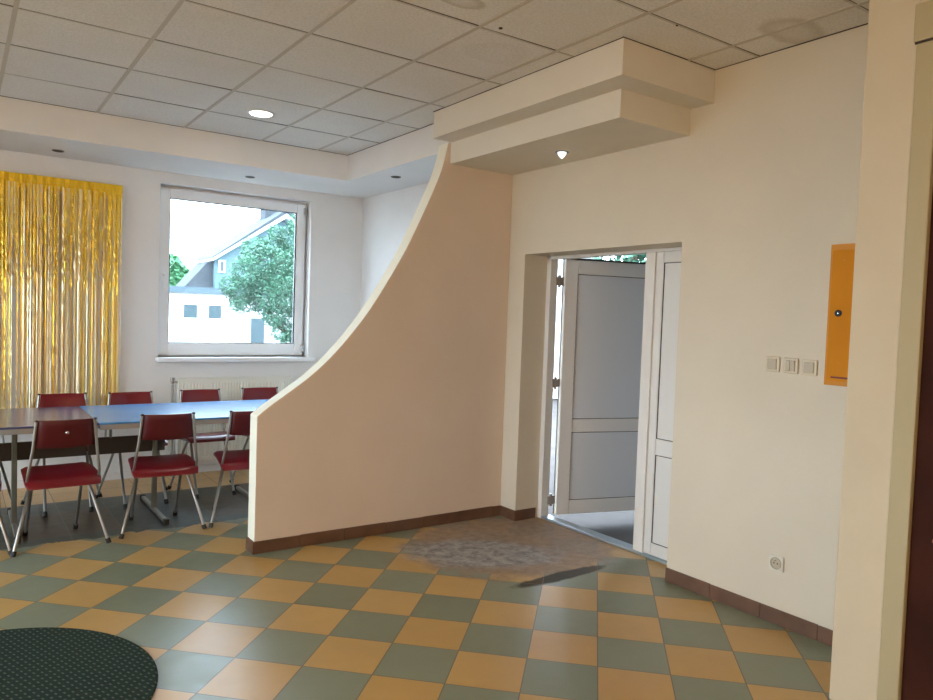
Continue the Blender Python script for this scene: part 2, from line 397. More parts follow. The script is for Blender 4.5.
# projecting corner of wall beside the camera, with the dark door in it
PX = 2.84
pw = MB().box((PX, 1.29, 0), (AR, 1.474, H)).box((PX, 0.32, 2.50), (AR, 1.29, H)).box((PX, -3.0, 0), (AR, 0.32, H))
struct(pw.build('wall_side', MPIL, bevel=0.006))
# soffits
bs = MB().box((-4.0, 5.88, 2.61), (2.79, BW, H + 0.02)).box((2.79, PB1, 2.61), (AR, BW, H + 0.02)).box((2.79, 4.235, 2.655), (AR, PB1, H + 0.02))
struct(bs.build('ceiling', MW), 'lowered white ceiling band around the dining end')
up = MB().box((2.63, 2.53, 2.655), (AR, 4.235, H + 0.02)); struct(up.build('ceiling', MSOF), 'upper stepped box of soffit over the door')
lw = MB().box((2.785, 2.68, 2.51), (AR, PB0, 2.655)); struct(lw.build('ceiling', MSOF), 'lower stepped box of soffit over the door')

# curved partition
curve = [(1.472, 0.828), (1.551, 0.888), (1.674, 0.972), (1.801, 1.062), (1.931, 1.176), (2.065, 1.320), (2.202, 1.493), (2.342, 1.708), (2.485, 1.956), (2.63, 2.259), (2.715, 2.46), (2.765, 2.655)]
def cr(pts, n=6):
    out = []; P = [pts[0]] + pts + [pts[-1]]
    for i in range(1, len(P) - 2):
        for k in range(n):
            t = k / n; q = []
            for d in (0, 1):
                p0, p1, p2, p3 = P[i - 1][d], P[i][d], P[i + 1][d], P[i + 2][d]
                q.append(0.5 * (2 * p1 + (p2 - p0) * t + (2 * p0 - 5 * p1 + 4 * p2 - p3) * t * t + (3 * p1 - p0 - 3 * p2 + p3) * t ** 3))
            out.append(tuple(q))
    return out + [pts[-1]]
cv = cr(curve)
def strip_wall():
    me = bpy.data.meshes.new('partition'); bm = bmesh.new()
    prof = [(1.472, 0.0)] + cv + [(AR, 2.655), (AR, 0.0)]
    f = [bm.verts.new((x, PB0, z)) for x, z in prof]; b = [bm.verts.new((x, PB1, z)) for x, z in prof]
    n = len(prof)
    ff = bm.faces.new(f); bb = bm.faces.new(list(reversed(b)))
    side = []
    for i in range(n):
        side.append(bm.faces.new((f[i], b[i], b[(i + 1) % n], f[(i + 1) % n])))
    bmesh.ops.recalc_face_normals(bm, faces=bm.faces)
    for i, s in enumerate(side):
        if i <= len(cv): s.material_index = 1
    bb.material_index = 2
    bm.to_mesh(me); bm.free()
    for m in (MPE, MCR, MW): me.materials.append(m)
    o = bpy.data.objects.new('wall_middle', me); COL.objects.link(o)
    b = o.modifiers.new('bevel', 'BEVEL'); b.width = 0.005; b.segments = 2; b.limit_method = 'ANGLE'; b.angle_limit = math.radians(50)
    return struct(o, 'partition wall with swooping concave top edge')
strip_wall()

# baseboards: brown tiles with joints
def baseboard(name, p0, p1, nrm, h=0.075, t=0.012, tile=0.30):
    mb = MB(); p0 = Vector((*p0, 0)); p1 = Vector((*p1, 0)); L = (p1 - p0).length; d = (p1 - p0) / L; n = Vector((*nrm, 0))
    k = 0.0
    while k < L - 0.001:
        e = min(L, k + tile); a = p0 + d * (k + 0.0015); b = p0 + d * (e - 0.0015); tt = t + random.uniform(-0.001, 0.001); hh = h + random.uniform(-0.002, 0.002)
        vs = [a, b, b + n * tt, a + n * tt]; mb.add(vs + [v + Vector((0, 0, hh)) for v in vs], [(0, 3, 2, 1), (4, 5, 6, 7), (0, 1, 5, 4), (1, 2, 6, 5), (2, 3, 7, 6), (3, 0, 4, 7)])
        k = e
    return struct(mb.build(name, MBB, bevel=0.002))
baseboard('baseboard_middle', (1.458, PB0), (AR - 0.012, PB0), (0, -1))
baseboard('baseboard_end', (1.472, PB0), (1.472, PB1), (-1, 0))
baseboard('baseboard_corner', (AR, PB0 - 0.001), (AR, DB1), (-1, 0))
baseboard('baseboard_reveal', (AR - 0.012, DB1), (3.52, DB1), (0, -1))
baseboard('baseboard_right', (AR, DB0), (AR, 1.467), (-1, 0))
baseboard('baseboard_back', (-4.0, BW), (3.33, BW), (0, -1), h=0.06).data.materials[0] = MW

# ------------------------------------------------------------------ window
wf = MB(); fy0, fy1 = BW + 0.12, BW + 0.19
def ringbox(mb, x0, x1, z0, z1, w, y0, y1, wb=None):
    wb = wb or w
    return mb.box((x0, y0, z0), (x0 + w, y1, z1)).box((x1 - w, y0, z0), (x1, y1, z1)).box((x0 + w, y0, z0), (x1 - w, y1, z0 + wb)).box((x0 + w, y0, z1 - w), (x1 - w, y1, z1))
ringbox(wf, WX0, WX1, WZ0, WZ1, 0.045, fy0, fy1)
win = wf.build('window_1', MPVC, bevel=0.004); struct(win, 'square white plastic window with its sash slightly ajar')
# sash, hinged on the right, a few degrees ajar into the room
sx1 = WX1 - 0.03; sw = 1.325; sz0, sz1 = 1.036, 2.488
piv = Vector((sx1, fy0 - 0.002, 0)); ang = math.radians(0.45)
T = Matrix.Translation(piv) @ Matrix.Rotation(ang, 4, 'Z')
sm = MB()
for lo, hi in (((-sw, -0.045, sz0), (-sw + 0.085, 0.015, sz1)), ((-0.085, -0.045, sz0), (0, 0.015, sz1)),
               ((-sw + 0.085, -0.045, sz0), (-0.085, 0.015, sz0 + 0.114)), ((-sw + 0.085, -0.045, sz1 - 0.085), (-0.085, 0.015, sz1))):
    sm.box(lo, hi, T)
sash = sm.build('sash', MPVC, win, bevel=0.006)
gk = MB()
x0, x1, z0, z1 = -sw + 0.083, -0.083, sz0 + 0.112, sz1 - 0.083
for lo, hi in (((x0, -0.040, z0), (x0 + 0.008, -0.02, z1)), ((x1 - 0.012, -0.040, z0), (x1, -0.02, z1)), ((x0, -0.040, z0), (x1, -0.02, z0 + 0.008)), ((x0, -0.040, z1 - 0.008), (x1, -0.02, z1))):
    gk.box(lo, hi, T)
gk.build('gasket', MGAS, win)
MB().box((x0, -0.022, z0), (x1, -0.016, z1), T).build('pane', MGL, win)
hd = MB().box((-sw + 0.028, -0.058, 1.68), (-sw + 0.058, -0.045, 1.76), T).box((-sw + 0.034, -0.085, 1.725), (-sw + 0.052, -0.058, 1.745), T).box((-sw + 0.034, -0.095, 1.62), (-sw + 0.052, -0.078, 1.745), T)
hd.build('window_handle', MPVC, win, bevel=0.004)
hg = MB().box((-0.02, -0.055, sz0 + 0.03), (0.012, -0.02, sz0 + 0.10), T).box((-0.02, -0.055, sz1 - 0.10), (0.012, -0.02, sz1 - 0.03), T)
hg.build('hinge', MCHR, win, bevel=0.003)
MB().box((WX0 + 0.40, fy0 - 0.004, WZ0 + 0.012), (WX0 + 0.62, fy0 - 0.0005, WZ0 + 0.02)).build('drain_slot', MEDG, win)
MB().box((WX0 - 0.02, BW - 0.075, WZ0 - 0.042), (WX1 + 0.045, fy0 + 0.01, WZ0)).build('window_sill', MPVC, win, bevel=0.008)

# ------------------------------------------------------------------ entrance door
FA = 3.545
df = MB()
df.box((FA, DB1 - 0.045, 0), (FA + 0.07, DB1 + 0.0, DZ)).box((FA, DB0, 0), (FA + 0.07, DB0 + 0.03, DZ)).box((FA, DB0, DZ - 0.02), (FA + 0.07, DB1, DZ))
door = df.build('door_1', MPVD, bevel=0.003); struct(door, 'white plastic double entrance door, one leaf open')
MB().box((FA + 0.0, DB0 + 0.03, 0.0), (FA + 0.085, DB1 - 0.04, 0.018)).build('threshold', MSTL, door, bevel=0.004)
# fixed narrow leaf
L0, L1 = DB0 + 0.03, 3.075
fz0, fz1 = 0.03, DZ - 0.022
fx0, fx1 = FA - 0.008, FA + 0.055
fl_ = MB().box((fx0, L1 - 0.085, fz0), (fx1, L1, fz1)).box((fx0, L0, fz0), (fx1, L0 + 0.03, fz1))
fl_.box((fx0, L0 + 0.03, fz0), (fx1, L1 - 0.085, fz0 + 0.075)).box((fx0, L0 + 0.03, fz1 - 0.068), (fx1, L1 - 0.085, fz1)).box((fx0, L0 + 0.03, 0.655), (fx1, L1 - 0.085, 0.755))
leaf1 = fl_.build('fixed_leaf', MPVD, door, bevel=0.005)
MB().box((fx0 + 0.010, L0 + 0.02, fz0 + 0.06), (fx1 - 0.015, L1 - 0.078, fz1 - 0.05)).build('leaf_panel', MPVD, leaf1)
gk = MB()
for (za, zb) in ((fz0 + 0.075, 0.655), (0.755, fz1 - 0.068)):
    gk.box((fx0 + 0.005, L1 - 0.089, za), (fx0 + 0.012, L1 - 0.085, zb)).box((fx0 + 0.005, L0 + 0.03, zb - 0.004), (fx0 + 0.012, L1 - 0.085, zb)).box((fx0 + 0.005, L0 + 0.03, za), (fx0 + 0.012, L1 - 0.085, za + 0.004))
gk.build('gasket', MGAS, leaf1)
MB().box((fx0 - 0.016, L1 - 0.03, 0.03), (fx0, L1 + 0.045, fz1)).build('meeting_strip', MPVD, leaf1, bevel=0.004)
# open leaf
ang = math.atan2(-0.28, 0.96)
lw_ = 0.86
T = Matrix.Translation((3.68, 4.018, 0)) @ Matrix.Rotation(ang, 4, 'Z')   # local x along the leaf, -y is the face towards the room
ol = MB(); z0, z1 = 0.012, 1.915
for lo, hi in (((0, 0, z0), (0.105, 0.046, z1)), ((lw_ - 0.105, 0, z0), (lw_, 0.046, z1)), ((0.105, 0, z0), (lw_ - 0.105, 0.046, z0 + 0.105)),
               ((0.105, 0, z1 - 0.105), (lw_ - 0.105, 0.046, z1)), ((0.105, 0, 0.63), (lw_ - 0.105, 0.046, 0.73))):
    ol.box(lo, hi, T)
leaf2 = ol.build('open_leaf', MPVD, door, bevel=0.006)
MB().box((0.09, 0.012, z0 + 0.09), (lw_ - 0.09, 0.038, z1 - 0.09), T).build('leaf_panel', MPAN, leaf2)
gk = MB()
for (za, zb) in ((z0 + 0.105, 0.63), (0.73, z1 - 0.105)):
    for lo, hi in (((0.104, 0.007, zb - 0.004), (lw_ - 0.104, 0.016, zb)), ((0.104, 0.007, za), (lw_ - 0.104, 0.016, za + 0.0035)), ((0.104, 0.007, za), (0.108, 0.016, zb)), ((lw_ - 0.109, 0.010, za), (lw_ - 0.104, 0.02, zb))):
        gk.box(lo, hi, T)
gk.box((0.0, -0.002, z1), (lw_, 0.05, z1 + 0.012), T).box((-0.003, 0.036, z0), (0.0, 0.046, z1), T)
gk.build('gasket', MGAS, leaf2)
dh = MB().box((lw_ - 0.075, -0.012, 0.86), (lw_ - 0.035, 0.0, 1.08), T).tube([T @ Vector(p) for p in ((lw_ - 0.055, -0.01, 1.0), (lw_ - 0.055, -0.055, 1.0), (lw_ - 0.08, -0.046, 1.0), (lw_ - 0.19, -0.046, 1.0))], 0.010)
dh.build('door_handle', MBRS, leaf2, smooth=True)
for hz in (0.13, 1.0, 1.75):
    hb = MB().tube([(3.632, 4.030, hz - 0.045), (3.632, 4.030, hz + 0.045)], 0.011, 10).box((3.60, 4.022, hz - 0.03), (3.67, 4.034, hz + 0.03))
    hb.build('hinge', MEDG, door, smooth=False)

# ------------------------------------------------------------------ dark door beside the camera
d2 = MB().box((PX + 0.02, 0.39, 0.01), (PX + 0.065, 1.222, 2.42))
dd = struct(d2.build('door_2', MDOOR, bevel=0.003), 'dark brown door at the right edge')
cs = MB().box((PX - 0.004, 1.218, 0), (PX + 0.09, 1.292, 2.50)).box((PX - 0.004, 0.32, 0), (PX + 0.09, 0.392, 2.50)).box((PX - 0.004, 0.392, 2.42), (PX + 0.09, 1.218, 2.50))
cs.build('door_frame', MOL, dd, bevel=0.004)
MB().box((PX - 0.012, 0.30, 2.506), (PX + 0.02, 1.300, 2.64)).build('head_board', MOL, dd, bevel=0.003)
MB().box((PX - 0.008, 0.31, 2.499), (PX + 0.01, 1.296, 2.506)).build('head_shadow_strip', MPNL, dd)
hk = MB().tube([(PX + 0.015, 1.125, 0.73), (PX - 0.018, 1.125, 0.73), (PX - 0.020, 1.12, 0.73), (PX - 0.020, 1.06, 0.73)], 0.008)
hk.build('door_handle', MBRS, dd, smooth=True)

# ------------------------------------------------------------------ chairs
def grid_pad(fn, nu, nv, t):
    """closed pad: fn(u,v) -> (centre point, normal); thickness t with rounded rim"""
    mb = MB(); top = []; bot = []
    for j in range(nv + 1):
        for i in range(nu + 1):
            u, v = i / nu * 2 - 1, j / nv * 2 - 1
            e = max(abs(u), abs(v)); th = t * 0.5 * (1 - 0.65 * max(0, (e - 0.8) / 0.2) ** 2)
            p, n = fn(u, v); top.append(p + n * th); bot.append(p - n * th)
    w = nu + 1; fs = []
    n0 = len(top)
    for j in range(nv):
        for i in range(nu):
            a = j * w + i; fs.append((a, a + 1, a + w + 1, a + w)); fs.append((n0 + a, n0 + a + w, n0 + a + w + 1, n0 + a + 1))
    rim = [i for i in range(w)] + [j * w + nu for j in range(1, nv + 1)] + [nv * w + i for i in range(nu - 1, -1, -1)] + [j * w for j in range(nv - 1, 0, -1)]
    for k in range(len(rim)):
        a, b = rim[k], rim[(k + 1) % len(rim)]; fs.append((a, n0 + a, n0 + b, b))
    return mb.add(top + bot, fs)

def make_chair(label, badge=False):
    t = thing('dining_chair', label, 'chair', group=None)
    def seat(u, v):
        w = 0.205 - 0.02 * (v * 0.5 + 0.5) if v > -2 else 0
        # rounded corners
        r = 1 - 0.10 * max(0, abs(v) - 0.6) / 0.4 * abs(u)
        x = u * w * (1 - 0.07 * abs(v) ** 6)
        y = v * 0.205 * (1 - 0.07 * abs(u) ** 6)
        z = 0.442 + 0.014 * v - 0.012 * (1 - u * u) * (1 - v * v) - 0.030 * max(0, v) ** 4 - 0.030 * max(0, -v) ** 3
        return Vector((x, y, z)), Vector((0, -0.15 * v if v < 0 else 0.1 * v, 1)).normalized()
    grid_pad(seat, 14, 14, 0.042).build('seat', MRED, t, smooth=True)
    def back(u, v):
        w = 0.150 - 0.010 * v
        z = 0.707 + v * 0.080 - 0.006 * (1 - u * u) * (1 if v < 0 else 0)
        y = -0.190 - 0.016 * v - 0.022 * (1 - u * u)
        return Vector((u * w, y, z)), Vector((0.2 * u, 1, 0.1)).normalized()
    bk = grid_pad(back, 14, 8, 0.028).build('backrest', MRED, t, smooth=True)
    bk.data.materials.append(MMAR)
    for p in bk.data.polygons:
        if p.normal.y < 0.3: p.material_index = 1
    if badge: MB().lathe((0, -0.2415, 0.715), [(0.010, 0), (0.008, 0.004), (0.002, 0.006)], 12, Matrix.Rotation(math.radians(90), 3, 'X')).build('badge', MCHR, bk, smooth=True)
    for s in (-1, 1):
        fr = MB().tube([(s * 0.152, -0.206, 0.782), (s * 0.166, -0.190, 0.62), (s * 0.186, -0.165, 0.47), (s * 0.188, -0.140, 0.425), (s * 0.180, -0.10, 0.408), (s * 0.150, 0.0, 0.402)], 0.0085, 10)
        f = fr.build('back_frame', MTUB, t, smooth=True)
        MB().lathe((s * 0.152, -0.206, 0.780), [(0.0098, 0), (0.0105, 0.006), (0.006, 0.012)], 12).build('end_cap', MCAP, f, smooth=True)
        l = MB().tube([(s * 0.125, 0.02, 0.404), (s * 0.150, -0.015, 0.385), (s * 0.250, -0.125, 0.012)], 0.0095, 10).build('leg', MTUB, t, smooth=True)
        MB().tube([(s * 0.2455, -0.120, 0.028), (s * 0.2535, -0.129, 0.0)], 0.0145, 10).build('foot_cap', MCAP, l, smooth=True)
        l = MB().tube([(s * 0.120, 0.03, 0.404), (s * 0.135, 0.06, 0.385), (s * 0.142, 0.285, 0.012)], 0.0095, 10).build('leg', MTUB, t, smooth=True)
        MB().tube([(s * 0.1415, 0.276, 0.028), (s * 0.1425, 0.2935, 0.0)], 0.0145, 10).build('foot_cap', MCAP, l, smooth=True)
    MB().box((-0.155, -0.02, 0.396), (0.155, 0.05, 0.408)).build('seat_bracket', MTUB, t)
    return t
near_labels = ['red vinyl chair cut off by the left edge of the photo, nearest the camera', 'red vinyl chair with small light badge on back, near side of table',
               'near side red vinyl chair, second from the curved partition', 'near side red vinyl chair half hidden by the curved partition']
far_labels = ['far side red vinyl chair cut off at the left edge in front of gold curtain', 'far side red vinyl chair standing fully before the gold curtain',
              'far side red vinyl chair at the right edge of the gold curtain', 'far side red vinyl chair before the left end of the radiator', 'far side red vinyl chair beside the curved partition, before the radiator']
c0 = None
for (x, y, r, l) in ((0.015, 5.00, 2, near_labels[0]), (0.520, 4.985, 3, near_labels[1]), (1.115, 5.035, -3, near_labels[2]), (1.662, 5.015, -4, near_labels[3]),
                     (0.10, 5.955, 181, far_labels[0]), (0.655, 5.965, 179, far_labels[1]), (1.135, 5.945, 183, far_labels[2]), (1.665, 5.99, 180, far_labels[3]), (2.17, 6.02, 178, far_labels[4])):
    if c0 is None: c0 = make_chair(l); c = c0
    elif 'badge' in l: c = make_chair(l, True)
    else: c = copy_tree(c0)
    c.location = (x, y, 0); c.rotation_euler = (0, 0, math.radians(r)); c['label'] = l; c['group'] = 'red vinyl chairs around the long table'

# ------------------------------------------------------------------ tables
TZ = 0.72
def make_table(x0, x1, legs, label, panel, hang):
    cx = (x0 + x1) / 2; cy = 5.48
    t = thing('dining_table', label, 'table', (cx, cy, 0), 0, 'tables pushed end to end')
    X0, X1 = x0 - cx, x1 - cx
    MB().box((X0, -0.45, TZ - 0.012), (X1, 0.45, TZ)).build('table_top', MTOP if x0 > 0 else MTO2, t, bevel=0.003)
    ap = MB().box((X0 + 0.006, -0.442, TZ - 0.046), (X1 - 0.006, -0.414, TZ - 0.012)).box((X0 + 0.006, 0.414, TZ - 0.046), (X1 - 0.006, 0.442, TZ - 0.012))
    ap.box((X0 + 0.006, -0.414, TZ - 0.046), (X0 + 0.034, 0.414, TZ - 0.012)).box((X1 - 0.034, -0.414, TZ - 0.046), (X1 - 0.006, 0.414, TZ - 0.012))
    ap.build('table_edge', MEDG, t, bevel=0.004)
    for lx in legs:
        u = lx - cx
        l = MB().box((u - 0.015, -0.022, 0.03), (u + 0.015, 0.022, TZ - 0.046)).box((u - 0.02, -0.40, TZ - 0.046), (u + 0.02, 0.40, TZ - 0.012)).build('leg', MTST, t, bevel=0.004)
        MB().box((u - 0.014, -0.37, 0.010), (u + 0.014, 0.37, 0.036)).build('foot_bar', MTUB, l, bevel=0.005)
        for s in (-1, 1): MB().box((u - 0.017, s * 0.37 - 0.02, 0), (u + 0.017, s * 0.37 + 0.02, 0.040)).build('foot_cap', MCAP, l, bevel=0.006)
    if panel: MB().box((panel[0] - cx, 0.034, 0.432), (panel[1] - cx, 0.052, 0.548)).build('modesty_panel', MPNL, t)
    for h in hang: MB().box((h - cx - 0.008, 0.034, 0.54), (h - cx + 0.008, 0.048, TZ - 0.012)).build('panel_hanger', MTST, t)
    return t
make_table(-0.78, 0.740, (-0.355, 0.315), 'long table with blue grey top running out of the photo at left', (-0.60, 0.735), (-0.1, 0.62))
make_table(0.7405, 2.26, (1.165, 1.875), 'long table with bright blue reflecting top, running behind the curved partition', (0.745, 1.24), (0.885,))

# ------------------------------------------------------------------ radiator
rd = thing('radiator', 'cream panel radiator under the window behind the table', 'radiator', (2.09, 6.585, 0))
rb = MB(); n = 38; w = 1.02
zs0, zs1 = 0.13, 0.835
for k in range(n):      # pressed vertical flutes as one profile
    xa = -w / 2 + k * w / n; xb = xa + w / n
    rb.prism([(xa, -0.030), (xa + 0.006, -0.036), (xb - 0.006, -0.036), (xb, -0.030), (xb, -0.012), (xa, -0.012)], 2, zs0 + 0.03, zs1 - 0.03)
rb.box((-w / 2, -0.034, zs1 - 0.03), (w / 2, -0.012, zs1)).box((-w / 2, -0.034, zs0), (w / 2, -0.012, zs0 + 0.03)).box((-w / 2, 0.025, zs0), (w / 2, 0.045, zs1))
rb.build('radiator_panel', MRAD, rd)
gr = MB().box((-w / 2, -0.038, zs1), (w / 2, -0.030, zs1 + 0.014)).box((-w / 2, 0.043, zs1), (w / 2, 0.049, zs1 + 0.014))
for k in range(52): gr.box((-w / 2 + 0.008 + k * 0.0195, -0.03, zs1 + 0.003), (-w / 2 + 0.014 + k * 0.0195, 0.043, zs1 + 0.010))
gr.build('grille', MRAD, rd)
for s in (-1, 1): MB().box((s * w / 2 - 0.004, -0.038, zs0), (s * w / 2 + 0.004, 0.049, zs1 + 0.014)).build('side_cover', MRAD, rd, bevel=0.002)
vp = MB().tube([(-w / 2 - 0.045, 0.0, 0.0), (-w / 2 - 0.045, 0.0, 0.80), (-w / 2 - 0.03, 0.0, 0.815), (-w / 2, 0.0, 0.815)], 0.011, 12)
vp.build('pipe', MPIP, rd, smooth=True)
MB().lathe((-w / 2 - 0.045, 0, 0.805), [(0.016, 0), (0.018, 0.02), (0.018, 0.05), (0.012, 0.046)], 14).build('valve', MCHR, rd, smooth=True)

# ------------------------------------------------------------------ gold tinsel curtain
def gold(name, c, rough, metal=1.0):
    m = mat(name, c, rough, metal=metal)
    return m
G1 = gold('gold_foil', (0.95, 0.66, 0.08), 0.32, 0.75)
G2 = gold('dark_gold_foil', (0.82, 0.52, 0.05), 0.34, 0.75)
G3 = gold('pale_gold_foil', (0.95, 0.84, 0.58), 0.36, 0.5)
GH = mat('gold_heading_foil', (0.88, 0.56, 0.03), 0.35, metal=0.6, bump=0.8, bscale=30)
cu = thing('tinsel_curtain', 'shiny gold foil fringe curtain hanging on the back wall', 'curtain', (0.2, BW - 0.03, 2.45))
CX0, CX1 = -1.10, 0.925     # local extents (right end at a = 1.125)
hb = MB(); nn = 120; pts = []
for i in range(nn + 1):
    x = CX0 + (CX1 - CX0) * i / nn
    pts.append((x, -0.004 - 0.003 * math.sin(i * 1.7)))
for i in range(nn):
    (xa, ya), (xb, yb) = pts[i], pts[i + 1]
    for (za, zb) in ((-0.005, -0.05), (-0.05, -0.11)):
        off = 0.004 if za < -0.04 else 0
        hb.add([(xa, ya - off * 0, za), (xb, yb, za), (xb, yb - 0.004, zb), (xa, ya - 0.004, zb), (xa, ya + 0.001, za), (xb, yb + 0.001, za), (xb, yb - 0.003, zb), (xa, ya - 0.003, zb)],
               [(0, 3, 2, 1), (4, 5, 6, 7), (0, 1, 5, 4), (2, 3, 7, 6)])
hb.build('heading', GH, cu)
def fringe(n, m, ylay, wmin, wmax, short, name='fringe'):
    mb = MB()
    for _ in range(n):
        x = random.uniform(CX0, CX1 - 0.012); w = random.uniform(wmin, wmax); L = random.uniform(1.78, 1.93) if random.random() > short else random.uniform(0.30, 0.85)
        tw = random.uniform(-1.2, 1.2); ph = random.uniform(-0.9, 0.9); y = ylay + random.uniform(-0.008, 0.008)
        k = 60; sway = random.uniform(-0.004, 0.004); vs = []; fs = []; crump = random.uniform(0.2, 1.0)
        for i in range(k + 1):
            s_ = i / k; zf = s_ * L / 1.9
            cr_ = crump * (1.3 if zf < 0.38 else 0.35 if zf < 0.85 else 0.8)
            a = ph + tw * s_ + random.uniform(-1, 1) * cr_
            amp = min(1, s_ * 5)
            cxx = x + sway * s_; z = -0.08 - L * s_
            dx, dy = math.cos(a * amp) * w / 2, math.sin(a * amp) * w / 2
            zz = z + random.uniform(-0.004, 0.004); jy = random.uniform(-0.0025, 0.0025) * cr_
            vs += [(cxx - dx, y - dy + jy, zz), (cxx + dx, y + dy + jy, zz)]
            if i: b = 2 * i; fs.append((b - 2, b - 1, b + 1, b))
        mb.add(vs, fs)
    return mb.build(name, m, cu)
for (n, m, yl, a, b, sh) in ((170, G1, -0.030, 0.004, 0.009, 0.30), (110, G2, -0.018, 0.004, 0.010, 0.25), (85, G3, -0.040, 0.006, 0.014, 0.10), (220, G1, -0.050, 0.003, 0.007, 1.0)):
    f = fringe(n, m, yl, a, b, sh); f['kind'] = 'stuff'

# ------------------------------------------------------------------ round mat
mb = MB(); c = (0.02, 3.116)
mb.lathe((0, 0, 0), [(0.652, 0.0), (0.655, 0.006), (0.648, 0.010), (0.60, 0.010)], 96)
mt = mb.build('round_mat', MMAT, bevel=0.001); mt.location = (c[0], c[1], 0.0005)
tag(mt, 'dark green round mat with pale flecks lying on the tiles', 'mat')

# ------------------------------------------------------------------ wall fixtures on the right wall
def switch(y, z, label, kind):
    t = thing('light_switch' if kind != 'socket' else 'power_socket', label, 'switch' if kind != 'socket' else 'socket', (AR, y, z), 0)
    MB().box((-0.010, -0.038, -0.038), (0, 0.038, 0.038)).build('cover_plate', MSW, t, bevel=0.006, seg=3)
    if kind == 'one':
        MB().box((-0.016, -0.025, -0.026), (-0.009, 0.025, 0.026)).build('rocker', MSWD, t, bevel=0.003)
    elif kind == 'two':
        for s in (-1, 1): MB().box((-0.016, s * 0.013 - 0.011, -0.026), (-0.009, s * 0.013 + 0.011, 0.026)).build('rocker', MSWD, t, bevel=0.003)
    else:
        T3 = Matrix.Rotation(math.radians(-90), 3, 'Y')
        MB().lathe((-0.008, 0, 0), [(0.030, 0), (0.030, 0.006), (0.026, 0.008), (0.024, 0.003), (0.002, 0.003)], 24, T3).build('socket_ring', MSWD, t, smooth=True)
        for s in (-1, 1): MB().lathe((-0.0108, s * 0.0095, 0), [(0.0035, 0), (0.0034, 0.0012)], 10, T3).build('pin_hole', MGAS, t)
        MB().tube([(-0.010, 0, 0.014), (-0.020, 0, 0.014)], 0.0025, 8).build('earth_pin', MCHR, t)
    return t
switch(2.100, 1.282, 'leftmost of three cream wall switches beside the orange box', 'one')
switch(2.003, 1.280, 'middle one of three cream wall switches beside the orange box', 'two')
switch(1.908, 1.278, 'cream wall switch plate nearest the orange box', 'one')
s = switch(2.023, 0.301, 'white power socket low on the wall above the brown baseboard', 'socket')
for c in s.children:
    if c.name.startswith('cover'): c.data.materials[0] = MSOC
eb = thing('fuse_box', 'flat orange yellow metal wall box with a round black lock', 'fuse box', (AR, 1.60, 1.53))
MB().box((-0.012, -0.232, -0.325), (0, 0.232, 0.325)).build('box_frame', MYED, eb, bevel=0.002)
dr = MB().box((-0.017, -0.22, -0.305), (-0.012, 0.220, 0.298)).build('box_door', MYEL, eb, bevel=0.0015)
T3 = Matrix.Rotation(math.radians(-90), 3, 'Y')
lk = MB().lathe((-0.017, 0.178, 0.008), [(0.016, 0), (0.016, 0.005), (0.013, 0.007), (0.006, 0.006)], 20, T3).build('lock', MGAS, dr, smooth=True)
MB().lathe((-0.0235, 0.178, 0.008), [(0.003, 0), (0.003, 0.001)], 8, T3).build('keyhole', MCHR, lk)
MB().box((-0.0185, 0.10, -0.291), (-0.017, 0.198, -0.283)).build('label_strip', MLAB, dr)
for (yy, zz) in ((0.165, 0.25), (0.165, -0.22), (0.10, 0.235)):
    MB().lathe((-0.017, yy, zz), [(0.004, 0), (0.003, 0.0015)], 10, T3).build('rivet', MYED, dr)

# ------------------------------------------------------------------ lamps in the ceiling
lp = thing('ceiling_light', 'round lit recessed lamp in the ceiling tile above the tables', 'lamp', (1.737, 5.072, H))
MB().lathe((0, 0, 0), [(0.092, 0.0005), (0.092, -0.005), (0.078, -0.007), (0.074, -0.002)], 32).build('lamp_ring', MPVC, lp, smooth=True)
MB().lathe((0, 0, 0), [(0.075, -0.003), (0.073, -0.009), (0.040, -0.0125), (0.002, -0.0135)], 32).build('lamp_glass', MLIT, lp, smooth=True)
area('ceiling_light_glow', (1.737, 5.072, H - 0.02), 0.15, 3, (1.0, 0.88, 0.7)).parent = None
def spot(loc, label, lit=False, r=0.042):
    t = thing('recessed_spotlight', label, 'spotlight', loc)
    MB().lathe((0, 0, 0), [(r, 0.0004), (r, -0.004), (r - 0.006, -0.006), (r - 0.010, -0.001)], 24).build('spotlight_ring', MTST, t, smooth=True)
    if lit: MB().lathe((0, 0, 0), [(0.027, -0.002), (0.026, -0.012), (0.016, -0.028), (0.003, -0.040)], 20).build('bulb', MLITB, t, smooth=True)
    else: MB().lathe((0, 0, 0), [(r - 0.010, -0.0015), (r - 0.014, -0.0035), (0.004, -0.0025)], 20).build('lamp_recess', MGAS, t, smooth=True)
    return t
spot((2.085, 6.33, 2.61), 'dark unlit spotlight in the lowered ceiling above the window')
spot((0.631, 6.366, 2.61), 'dark unlit spotlight in the lowered ceiling above the gold curtain')
spot((3.003, 5.40, 2.61), 'dark unlit spotlight in the lowered ceiling behind the curved partition')
spot((3.094, 3.457, 2.51), 'glowing conical bulb spotlight under the stepped soffit over the door', True)
l = bpy.data.lights.new('spot_glow', 'POINT'); l.energy = 0.04; l.color = (1, 0.9, 0.8); l.shadow_soft_size = 0.03
o = bpy.data.objects.new('spot_glow', l); COL.objects.link(o); o.location = (3.094, 3.457, 2.44)
for (x, y, lab) in ((2.106, 2.82, 'small dark hole plug in a ceiling tile before the stepped soffit'), (2.704, 2.273, 'tiny dark plug in a ceiling tile near the right wall')):
    tag(MB().lathe((x, y, H - 0.002), [(0.010 if x < 2.5 else 0.006, 0.003), (0.009 if x < 2.5 else 0.005, -0.002)], 12).build('ceiling_plug', MGAS), lab, 'plug')

